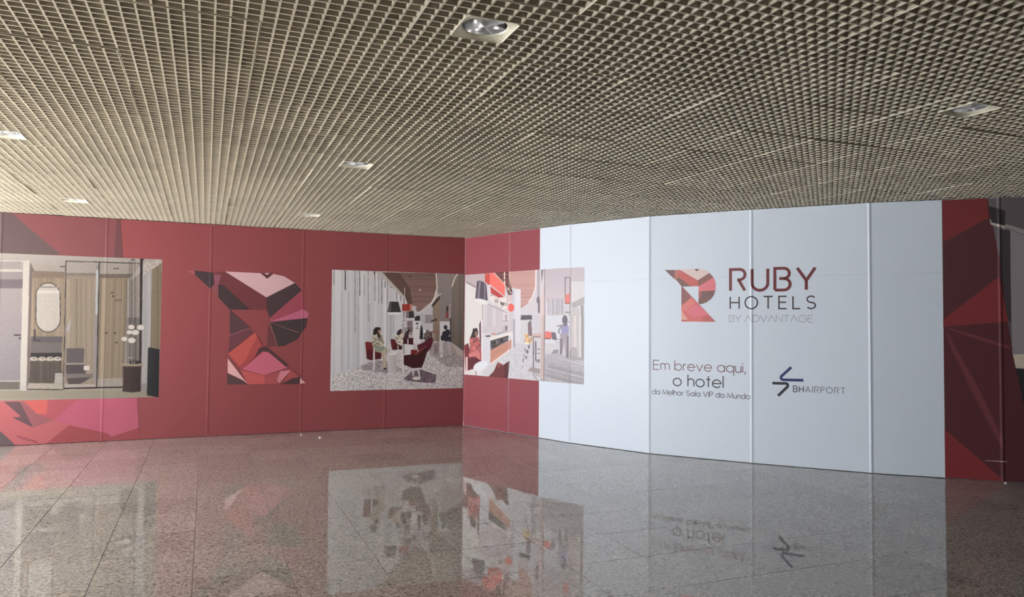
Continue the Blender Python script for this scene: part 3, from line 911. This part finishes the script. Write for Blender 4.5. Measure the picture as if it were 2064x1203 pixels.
cv.poly([(712, 910), (735, 910), (730, 968), (722, 968)], (184, 176, 180)); cv.poly([(752, 908), (768, 908), (782, 998), (772, 998)], (184, 176, 180)); cv.ell(748, 986, 30, 13, (196, 188, 190)); cv.rect(100, 100, 112, 1100, (180, 178, 186))
sA, zA = LEFT.hit(669, 543.9); sB, zB = LEFT.hit(935, 551.9); sC, zC_ = LEFT.hit(666, 788.5); sD, zD = LEFT.hit(932, 781.5)
photo_print('lounge_picture', LEFT, cv, (sA + sC) / 2, LEFT.s[-1] - 0.012, (zC_ + zD) / 2, (zA + zB) / 2, (198, 200, 210), 0.0058,
            'printed lounge picture with hanging black lampshades and maroon chairs, left of the corner')

# lounge, half on the right wall
cv = Canvas()
cv.frame(900, 500, 3.759)
cv.rect(100, 100, 1203, 1150, (210, 210, 222))
cv.poly([(120, 190), (300, 190), (300, 300), (215, 300), (140, 258)], (190, 176, 186)); cv.poly([(120, 262), (215, 300), (275, 430), (275, 960), (120, 960)], (220, 218, 222))
cv.frame(1040, 530, 9.254)
cv.poly([(-180, 100), (385, 100), (372, 440), (300, 660), (240, 740), (90, 850), (90, 500), (-180, 430)], (196, 160, 158), (198, 158, 158)); cv.rows([(-180, 100), (385, 100), (372, 440), (300, 660), (90, 850), (90, 500), (-180, 430)], 26, .05, 51)
cv.poly([(385, 100), (535, 90), (540, 1250), (450, 1250), (100, 1100), (100, 860), (240, 740), (345, 520)], (212, 210, 222)); cv.line([(372, 110), (368, 430), (345, 520), (300, 650), (235, 735)], 20, (238, 228, 236))
cv.poly([(395, 130), (445, 130), (440, 700), (398, 640)], (178, 170, 182)); cv.poly([(470, 130), (515, 120), (478, 380)], (140, 130, 142)); cv.poly([(385, 650), (435, 620), (450, 700), (448, 930), (410, 930), (408, 745), (385, 740)], (130, 116, 132))
cv.poly([(455, 700), (530, 400), (530, 1250), (465, 1250)], (222, 204, 212)); cv.rect(528, 110, 546, 1250, (150, 142, 152))
cv.poly([(545, 110), (1290, 85), (1290, 640), (1030, 640), (880, 640), (560, 740)], (196, 188, 202), (208, 200, 214)); cv.poly([(1025, 340), (1290, 340), (1290, 630), (1040, 745)], (216, 214, 224)); cv.rect(1030, 320, 1290, 342, (190, 188, 200))
cv.poly([(545, 740), (890, 630), (890, 960), (545, 990)], (206, 204, 218)); cv.bars([(545, 740), (890, 630), (890, 960), (545, 990)], 34, .12, 52)
for x in (610, 690, 760, 805, 845, 872): cv.rect(x - 9, 660, x + 9, 960, (168, 164, 176))
cv.rect(545, 980, 1010, 1500, (218, 220, 236)); cv.rect(912, 262, 924, 760, (90, 84, 94)); cv.rect(912, 262, 1015, 274, (90, 84, 94)); cv.rect(1004, 262, 1018, 1500, (128, 122, 134)); cv.poly([(918, 592), (1008, 565), (1008, 752), (918, 752)], (226, 140, 140)); cv.rect(918, 745, 1008, 760, (150, 90, 96)); cv.rect(915, 912, 1010, 926, (110, 104, 116)); cv.rect(940, 1090, 1010, 1102, (130, 124, 136))
cv.poly([(1035, 750), (1290, 615), (1290, 760), (1190, 790), (1060, 850)], (178, 172, 180)); cv.rect(1035, 840, 1290, 1500, (198, 192, 200)); cv.rect(1185, 790, 1205, 1500, (224, 220, 224)); cv.rect(1205, 780, 1260, 1500, (160, 156, 164)); cv.rect(80, 1015, 300, 1055, (84, 82, 92)); cv.poly([(230, 1110), (280, 1060), (300, 1250), (230, 1250)], (120, 110, 120))
cv.frame(1040, 640, 8.02)
cv.poly([(-350, 450), (130, 350), (560, 560), (720, 600), (1115, 680), (1115, 1110), (-350, 1110)], (206, 206, 218)); cv.speck([(-350, 450), (130, 350), (400, 640), (400, 1100), (-350, 1110)], 14, .06, 53)
cv.poly([(470, 590), (720, 590), (870, 640), (1115, 690), (1115, 1110), (380, 1110), (400, 1000)], (188, 186, 198), (170, 168, 178)); cv.rows([(560, 660), (1115, 690), (1115, 1110), (420, 1110)], 26, .10, 54, -.25); cv.speck([(470, 590), (1115, 690), (1115, 1110), (380, 1110)], 12, .06, 55)
cv.rect(870, -30, 1115, 640, (196, 190, 198)); cv.rect(935, -30, 975, 480, (214, 208, 212)); cv.rect(1026, -30, 1050, 655, (226, 222, 226)); cv.rect(1052, -30, 1100, 660, (162, 157, 166)); cv.ell(930, 590, 70, 120, (176, 170, 180)); cv.poly([(880, 610), (1115, 660), (1115, 700), (880, 680)], (168, 163, 172))
cv.poly([(75, -40), (260, -40), (250, 30), (100, 40)], (96, 94, 104)); cv.rect(260, -40, 400, 290, (208, 206, 220)); cv.poly([(190, 90), (250, 90), (262, 300), (200, 300)], (136, 116, 128)); cv.poly([(140, 260), (200, 255), (215, 330), (270, 320), (260, 400), (150, 410)], (216, 184, 148)); cv.rect(140, 405, 265, 430, (226, 210, 196)); cv.speck([(140, 260), (270, 260), (270, 430), (140, 430)], 20, .16, 56)
for x, y0, y1, w in ((150, 490, 560, 12), (130, 590, 640, 12), (120, 660, 720, 14), (105, 770, 800, 12), (185, 520, 580, 34), (165, 620, 665, 26), (320, 380, 680, 22), (282, 330, 900, 18), (210, 440, 500, 30)): cv.rect(x - w / 2, y0, x + w / 2, y1, (120, 112, 124))
cv.rect(290, 500, 390, 520, (160, 150, 160)); cv.rect(290, 570, 390, 590, (160, 150, 160)); cv.poly([(300, 680), (390, 670), (390, 730), (330, 720)], (150, 142, 152)); cv.poly([(180, 850), (260, 800), (390, 830), (390, 910), (290, 890)], (164, 154, 162)); cv.line([(270, 905), (360, 1025)], 10, (124, 110, 118)); cv.line([(300, 910), (420, 960)], 10, (130, 118, 126))
cv.poly([(255, 270), (455, 240), (460, 318), (280, 316)], (210, 184, 184)); cv.rect(270, 305, 460, 322, (140, 120, 124)); cv.poly([(462, 235), (500, 215), (580, 240), (580, 336), (462, 340)], (230, 134, 132)); cv.rect(462, 330, 560, 350, (150, 92, 98)); cv.poly([(572, 232), (640, 240), (662, 345), (640, 370), (580, 345)], (122, 114, 128)); cv.poly([(570, 590), (610, 520), (690, 515), (690, 580)], (160, 156, 168)); cv.line([(640, 350), (720, 360)], 10, (130, 124, 138)); cv.line([(640, 400), (710, 405)], 10, (150, 144, 156))
cv.poly([(408, -30), (470, -30), (456, 1030), (395, 960)], (212, 196, 198)); cv.poly([(452, -30), (474, -30), (458, 1030), (440, 1020)], (156, 142, 148)); cv.line([(425, 330), (415, 950)], 8, (176, 140, 140))
cv.poly([(712, 255), (856, 250), (852, 660), (802, 664), (786, 400), (748, 590), (712, 600)], (172, 167, 180)); cv.poly([(712, 340), (750, 340), (746, 590), (712, 600)], (136, 128, 140)); cv.poly([(826, 300), (852, 300), (852, 660), (820, 640)], (130, 122, 134)); cv.poly([(738, 130), (770, 100), (835, 110), (860, 160), (852, 252), (730, 252)], (160, 160, 204)); cv.line([(742, 120), (690, 220), (700, 260)], 26, (150, 150, 170)); cv.ell(792, 40, 44, 80, (116, 114, 128)); cv.ell(800, 100, 30, 40, (120, 118, 134)); cv.line([(660, 140), (760, 120)], 18, (140, 134, 146))
cv.frame(930, 530, 9.254)
cv.poly([(395, 780), (760, 795), (960, 930), (960, 1300), (395, 1300)], (204, 198, 210)); cv.bars([(395, 800), (760, 815), (760, 1180), (395, 1180)], 70, .10, 57); cv.rect(385, 775, 398, 1300, (170, 160, 172)); cv.rect(770, 880, 880, 1075, (216, 208, 218)); cv.rect(770, 1070, 880, 1084, (160, 150, 164)); cv.rect(820, 960, 850, 1060, (170, 156, 168)); cv.rect(985, 1040, 1010, 1300, (150, 140, 158)); cv.poly([(760, 1180), (880, 1140), (880, 1300), (760, 1300)], (196, 186, 200))
cv.poly([(590, 165), (880, 150), (884, 300), (970, 580), (880, 610), (815, 420)], (112, 74, 76)); cv.rect(796, 160, 816, 400, (216, 190, 186)); cv.line([(600, 170), (800, 390), (930, 560)], 16, (224, 196, 192)); cv.speck([(680, 160), (880, 150), (884, 300), (960, 560), (880, 600), (815, 420)], 34, .3, 58)
cv.poly([(440, 200), (532, 190), (532, 400), (500, 410), (440, 345)], (206, 90, 84)); cv.poly([(532, 190), (590, 178), (812, 410), (812, 622), (532, 400)], (238, 124, 118)); cv.poly([(540, 430), (800, 632), (690, 650), (550, 560)], (192, 76, 80))
cv.poly([(550, 560), (700, 650), (820, 640), (880, 760), (880, 920), (540, 700)], (208, 200, 204)); cv.speck([(550, 560), (700, 650), (820, 640), (880, 760), (880, 920), (540, 700)], 60, .16, 59); cv.poly([(722, 720), (800, 740), (790, 800), (730, 780)], (110, 112, 116)); cv.line([(540, 700), (890, 925)], 18, (228, 220, 226)); cv.line([(500, 770), (860, 930)], 12, (150, 138, 150)); cv.poly([(850, 600), (945, 600), (950, 720), (850, 720)], (210, 190, 196))
cv.ell(925, 830, 62, 78, (230, 108, 104)); cv.rect(998, 488, 1104, 1500, (224, 224, 238), (216, 216, 230)); cv.rect(950, 530, 985, 740, (200, 204, 222))
cv.poly([(290, 340), (340, 325), (400, 345), (468, 400), (492, 700), (258, 660)], (92, 84, 100)); cv.poly([(330, 340), (362, 345), (335, 655), (300, 655)], (140, 130, 148)); cv.poly([(425, 375), (445, 385), (450, 690), (425, 690)], (140, 130, 146)); cv.ell(372, 715, 128, 44, (226, 226, 234), 14); cv.line([(100, 355), (265, 455)], 20, (140, 120, 132)); cv.rect(525, 420, 540, 700, (226, 216, 222))
cv.frame(930, 640, 8.592)
cv.poly([(305, 120), (340, 40), (352, 560), (318, 460)], (116, 90, 104)); cv.rect(345, 40, 366, 760, (232, 228, 238))
cv.poly([(50, 480), (120, 440), (150, 560), (340, 700), (350, 740), (240, 880), (70, 930)], (116, 52, 60)); cv.poly([(140, 350), (300, 330), (345, 520), (350, 730), (260, 740), (240, 690), (120, 660), (150, 560)], (176, 100, 104)); cv.speck([(140, 350), (300, 330), (345, 520), (300, 560), (160, 560)], 28, .28, 60); cv.poly([(120, 640), (270, 560), (320, 620), (330, 730), (280, 730), (260, 660), (140, 690)], (206, 128, 132)); cv.poly([(110, 700), (260, 690), (330, 740), (220, 860), (110, 910)], (96, 44, 52))
cv.poly([(150, 360), (190, 250), (200, 190), (270, 178), (290, 230), (290, 300), (250, 340), (200, 350)], (60, 52, 56)); cv.ell(255, 280, 24, 40, (150, 116, 108)); cv.rect(78, 680, 108, 965, (236, 200, 202)); cv.rect(30, 780, 50, 950, (226, 220, 228))
cv.poly([(380, 340), (505, 372), (500, 800), (380, 752)], (214, 214, 228)); cv.poly([(500, 345), (870, 248), (870, 305), (500, 398)], (228, 222, 224)); cv.poly([(420, 312), (500, 305), (505, 330), (430, 335)], (60, 52, 58)); cv.rect(520, 268, 600, 300, (206, 140, 140)); cv.poly([(610, 280), (780, 230), (800, 150), (760, 150), (765, 240), (610, 300)], (110, 108, 116))
cv.poly([(502, 398), (820, 308), (810, 400), (506, 566)], (86, 82, 86)); cv.speck([(510, 430), (800, 340), (800, 400), (510, 550)], 34, .55, 61); cv.poly([(502, 566), (870, 375), (870, 525), (502, 800)], (196, 144, 132)); cv.rows([(502, 566), (870, 375), (870, 525), (502, 800)], 30, .05, 62, .5); cv.rect(868, 250, 890, 560, (230, 226, 236)); cv.rect(895, 30, 930, 520, (176, 170, 190)); cv.line([(500, 812), (830, 565)], 22, (234, 222, 226))
cv.poly([(380, 960), (500, 830), (640, 760), (640, 870), (480, 1010), (380, 1010)], (206, 206, 214)); cv.ell(335, 832, 132, 72, (224, 228, 242), -22); cv.rect(246, 930, 258, 1010, (90, 84, 96)); cv.poly([(632, 770), (722, 820), (838, 745), (820, 960), (806, 1070), (440, 1050), (560, 930)], (112, 58, 62)); cv.poly([(632, 770), (700, 800), (630, 890)], (150, 84, 86)); cv.poly([(760, 800), (838, 745), (820, 960), (806, 1070), (730, 1060)], (88, 48, 54))
sA, zA = RIGHT.hit(940, 552); sB, zB = RIGHT.hit(1177.5, 539.5); sC, zC_ = RIGHT.hit(938, 753.5); sD, zD = RIGHT.hit(1178, 776)
photo_print('lounge_picture', RIGHT, cv, 0.012, (sB + sD) / 2, (zC_ + zD) / 2, (zA + zB) / 2, REF_C, 0.0058,
            'printed lounge picture with red shelf and white table, right of the corner')

# ------------------------------------------------------------------ hall outline (plan), used to lay tiles only inside
HALL = [(-6.1, 11.0)] + [tuple(p) for p in LEFT.p] + [tuple(p) for p in RIGHT.p[1:]] + [(10.6, -6.5), (-6.1, -6.5)]


def inside(x, y):
    r = False
    n = len(HALL)
    for k in range(n):
        xa, ya = HALL[k]; xb, yb = HALL[(k + 1) % n]
        if (ya > y) != (yb > y) and x < (xb - xa) * (y - ya) / (yb - ya) + xa: r = not r
    return r


def in_view(corners, margin):
    x, y, z = proj(corners)
    ok = z > 0.6
    if not ok.any(): return 0
    x, y = x[ok], y[ok]
    if x.max() < -margin or x.min() > W + margin or y.max() < -margin or y.min() > H + margin: return 0
    return (x.max() - x.min()) * (y.max() - y.min())


# ------------------------------------------------------------------ floor
V, F = [], []
box_vf(-6.3, 10.7, -6.5, 11.4, -0.15, -0.0035, V, F)
floor = tag(mesh_obj('floor', V, F, M_GROUT), 'polished grey brown granite floor mirroring the walls', kind='structure')
TX, TY = 0.5624, 0.582
FX0, FY0 = -0.0468, 6.75


def slab_mesh():
    g, ch, t = 0.0014, 0.0012, 0.012
    a, b = TX / 2 - g, TY / 2 - g
    V = [(sx * a, sy * b, -t) for sx, sy in ((-1, -1), (1, -1), (1, 1), (-1, 1))]
    V += [(sx * a, sy * b, -ch) for sx, sy in ((-1, -1), (1, -1), (1, 1), (-1, 1))]
    V += [(sx * (a - ch), sy * (b - ch), 0) for sx, sy in ((-1, -1), (1, -1), (1, 1), (-1, 1))]
    F = [(8, 9, 10, 11)]
    for k in range(4):
        j = (k + 1) % 4
        F += [(k, j, 4 + j, 4 + k), (4 + k, 4 + j, 8 + j, 8 + k)]
    me = bpy.data.meshes.new('floor_tile')
    me.from_pydata(V, [], F)
    me.update()
    me.materials.append(M_GRANITE)
    return me


slab = slab_mesh()
cand, rest = [], []
for i in range(-16, 20):
    for j in range(-23, 9):
        x, y = FX0 + (i + .5) * TX, FY0 + (j + .5) * TY
        cs = [(x + sx * TX / 2, y + sy * TY / 2, 0) for sx in (-1, 1) for sy in (-1, 1)]
        if not any(inside(q[0], q[1]) for q in cs + [(x, y)]): continue
        a = in_view(cs, 60)
        (cand if a else rest).append((a, x, y))
cand.sort(reverse=True)
rest += cand[300:]
rng = random.Random(3)
for a, x, y in cand[:300]:
    o = link_mesh('floor_tile', slab, floor, (x, y, rng.uniform(-.0004, .0004)))
    o.rotation_euler = (rng.uniform(-.0006, .0006), rng.uniform(-.0006, .0006), 0)
V, F = [], []
for a, x, y in rest:
    box_vf(x - TX / 2 + .0016, x + TX / 2 - .0016, y - TY / 2 + .0016, y + TY / 2 - .0016, -.012, 0, V, F)
tag(mesh_obj('floor_tile_field', V, F, M_GRANITE, floor), kind='stuff')

# ------------------------------------------------------------------ ceiling: open cell louvre tiles under a dark deck
V, F = [], []
box_vf(-6.25, 10.8, -6.6, 11.5, ZC + 0.55, ZC + 0.70, V, F)
ceiling = tag(mesh_obj('ceiling', V, F, M_DECK), 'beige open cell louvre ceiling over a dark void', kind='structure')
T = 0.6442
CX0, CY0 = 0.5207, 0.0131
BW, BH = 0.0095, 0.046


def tile_vf(holed, V, F, ox=0.0, oy=0.0, oz=0.0):
    h = T / 2
    cell = T / 10

    def blade(k, lo, hi, along_x):
        p = -h + k * cell
        w0, w1 = p - BW / 2, p + BW / 2
        if k == 0: w0, w1 = p + .0006, p + .006
        if k == 10: w0, w1 = p - .006, p - .0006
        lo = max(lo, -h + .0006); hi = min(hi, h - .0006)
        if along_x: box_vf(ox + lo, ox + hi, oy + w0, oy + w1, oz, oz + BH, V, F)
        else: box_vf(ox + w0, ox + w1, oy + lo, oy + hi, oz + .0005, oz + BH - .0005, V, F)
    for k in range(11):
        for ax in (True, False):
            if holed and 4 <= k <= 6:
                blade(k, -h, -h + 3 * cell, ax); blade(k, -h + 7 * cell, h, ax)
            else:
                blade(k, -h, h, ax)


def tile_mesh(holed):
    V, F = [], []
    tile_vf(holed, V, F)
    me = bpy.data.meshes.new('louvre_tile')
    me.from_pydata(V, [], F)
    me.update()
    me.materials.append(M_LOUVRE)
    return me


LAMPS = [(1, 5), (6, 5), (1, 10), (-3, 10), (1, 15), (-3, 15)]
tm, tmh = tile_mesh(False), tile_mesh(True)
cand, rest = [], []
for i in range(-15, 17):
    for j in range(-11, 19):
        x, y = CX0 + i * T, CY0 + j * T
        cs = [(x + sx * T / 2, y + sy * T / 2, ZC) for sx in (-1, 1) for sy in (-1, 1)]
        if not any(inside(q[0], q[1]) for q in cs + [(x, y)]): continue
        a = in_view(cs, 60)
        (cand if a else rest).append((a, x, y, (i, j) in LAMPS))
cand.sort(reverse=True)
rest += cand[300:]
rng = random.Random(5)
for a, x, y, hole in cand[:300]:
    o = link_mesh('louvre_tile', tmh if hole else tm, ceiling, (x, y, ZC + (0 if hole else rng.uniform(0, .004))))
    if not hole:      # the old tiles hang a little out of level, in slow waves
        o.rotation_euler = (.009 * math.sin(1.1 * x + .8 * y) + rng.gauss(0, .0035), .004 * math.sin(.7 * x - 1.2 * y + 1) + rng.gauss(0, .0022), 0)
V, F = [], []
for a, x, y, hole in rest: tile_vf(False, V, F, x, y, ZC)
tag(mesh_obj('louvre_field', V, F, M_LOUVRE, ceiling), kind='stuff')


# ------------------------------------------------------------------ recessed ceiling lights
def lathe(prof, n=40):
    V, F = [], []
    for k in range(n):
        a = 2 * math.pi * k / n
        for r, z in prof: V.append((r * math.cos(a), r * math.sin(a), z))
    q = len(prof)
    for k in range(n):
        j = (k + 1) % n
        for i in range(q - 1): F.append((k * q + i, j * q + i, j * q + i + 1, k * q + i + 1))
    return V, F


def smooth(o):
    for p in o.data.polygons: p.use_smooth = True
    return o


def make_lamp():
    root = empty('ceiling_light')
    h = T * .2 + .002
    n = 40
    # square plate with a round, bevelled opening
    V, F = [], []
    def sq(a):
        cx, cy = math.cos(a), math.sin(a); k = h / max(abs(cx), abs(cy)); return cx * k, cy * k
    rings = []
    A = [2 * math.pi * (k + .5) / n for k in range(n)]
    # flush rim, then a tray sloping up to the round opening
    rings.append([(*sq(a), .030) for a in A])
    rings.append([(*sq(a), -.003) for a in A])
    rings.append([(sq(a)[0] * .965, sq(a)[1] * .965, -.003) for a in A])
    rings.append([(sq(a)[0] * .955, sq(a)[1] * .955, .000) for a in A])
    rings.append([(.108 * math.cos(a), .108 * math.sin(a), .012) for a in A])
    rings.append([(.104 * math.cos(a), .104 * math.sin(a), .020) for a in A])
    for r in rings: V += r
    for i in range(len(rings) - 1):
        for k in range(n):
            j = (k + 1) % n
            F.append((i * n + k, (i + 1) * n + k, (i + 1) * n + j, i * n + j))
    plate = mesh_obj('plate', V, F, M_CREAM, root)
    tag(plate, 'cream square plate')
    V, F = lathe([(.1045, .017), (.1025, .04), (.094, .075), (.076, .105), (.045, .122), (.002, .126)])
    smooth(mesh_obj('reflector', V, F, M_CHROME, root))
    for sgn in (1, -1):
        V, F = [], []
        box_vf(-.100, .100, -.003, .003, .013, .040, V, F)
        ca = math.cos(math.radians(48)); sa = math.sin(math.radians(48)) * sgn
        V = [(x * ca - y * sa, x * sa + y * ca, z) for x, y, z in V]
        mesh_obj('louvre_blade', V, F, M_BLADE, root)
    for dy in (-.022, .022):
        V, F = [], []
        m_ = 14
        prof = [(-.07, .001), (-.066, .009), (.05, .010), (.06, .008), (.066, .001)]
        for k in range(m_):
            a = 2 * math.pi * k / m_
            for x, r in prof: V.append((x, dy + r * math.cos(a), .070 + r * math.sin(a)))
        q = len(prof)
        for k in range(m_):
            j = (k + 1) % m_
            for i in range(q - 1): F.append((k * q + i, k * q + i + 1, j * q + i + 1, j * q + i))
        smooth(mesh_obj('lamp_tube', V, F, M_BULB, root))
    return root


LAMP_LABELS = ['square recessed ceiling light nearest the viewer, at the top middle',
               'square recessed ceiling light above the far right of the white wall',
               'square recessed ceiling light in the middle distance, beyond the nearest one',
               'square recessed ceiling light cut off by the left picture edge',
               'small distant ceiling light close to the red wall, above the big emblem',
               'small distant ceiling light close to the red wall, above the bathroom picture']
proto = make_lamp()
for k, (i, j) in enumerate(LAMPS):
    if k == 0: o = proto
    else:
        o = proto.copy(); COL.objects.link(o)
        for ch in proto.children:
            d = ch.copy(); COL.objects.link(d); d.parent = o
    o.location = (CX0 + i * T, CY0 + j * T, ZC)
    tag(o, LAMP_LABELS[k], 'ceiling light', 'recessed ceiling lights')

# ------------------------------------------------------------------ paper scraps on the floor
for (px, py, r, lab) in ((645.5, 882.5, .016, 'larger white paper scrap on the floor in front of the red wall'),
                         (607, 877, .010, 'tiny white paper scrap tight against the red wall'),
                         (2027, 974.5, .014, 'white paper scrap on the floor at the right wall end')):
    d = ray(px, py); t = -CAMZ / d[2]
    x, y = d[0] * t, d[1] * t
    V = [(r * math.cos(a) * (1 + .3 * math.sin(3 * a)), r * math.sin(a), z + .004 * abs(math.sin(2 * a))) for z in (0.0008, .010) for a in np.linspace(0, 2 * math.pi, 9, endpoint=False)]
    V += [(0, 0, .016)]
    F = [(k, (k + 1) % 9, 9 + (k + 1) % 9, 9 + k) for k in range(9)] + [(9 + k, 9 + (k + 1) % 9, 18) for k in range(9)]
    o = mesh_obj('paper_scrap', V, F, M_PAPER)
    o.location = (x, y, 0)
    tag(o, lab, 'paper')

# ------------------------------------------------------------------ sides of the hall out of the frame
V, F = [], []
box_vf(-6.25, -6.1, -6.5, 11.2, 0, 0.35, V, F)
box_vf(-6.25, -6.1, -6.5, 11.2, 2.85, ZC + .7, V, F)
box_vf(-6.25, -6.1, -6.5, 3.4, 0.35, 2.85, V, F)
tag(mesh_obj('wall_window', V, F, M_PLASTER), 'glazed side wall out of frame', kind='structure')
win = tag(mesh_obj('window_1', *(lambda V, F: ([box_vf(-6.22, -6.14, y - .03, y + .03, .35, 2.85, V, F) for y in np.arange(3.43, 11.1, 1.52)], (V, F))[1])([], []), M_FRAME), 'dark window posts', kind='structure')
V, F = [], []
box_vf(10.6, 10.75, -6.5, 3.3, 0, ZC + .7, V, F)
tag(mesh_obj('wall_side', V, F, M_PLASTER), 'plain side wall out of frame', kind='structure')
V, F = [], []
box_vf(-8.7, 10.8, -6.65, -6.5, 0, ZC + .7, V, F)
tag(mesh_obj('wall_back', V, F, M_PLASTER), 'plain wall behind the viewer', kind='structure')
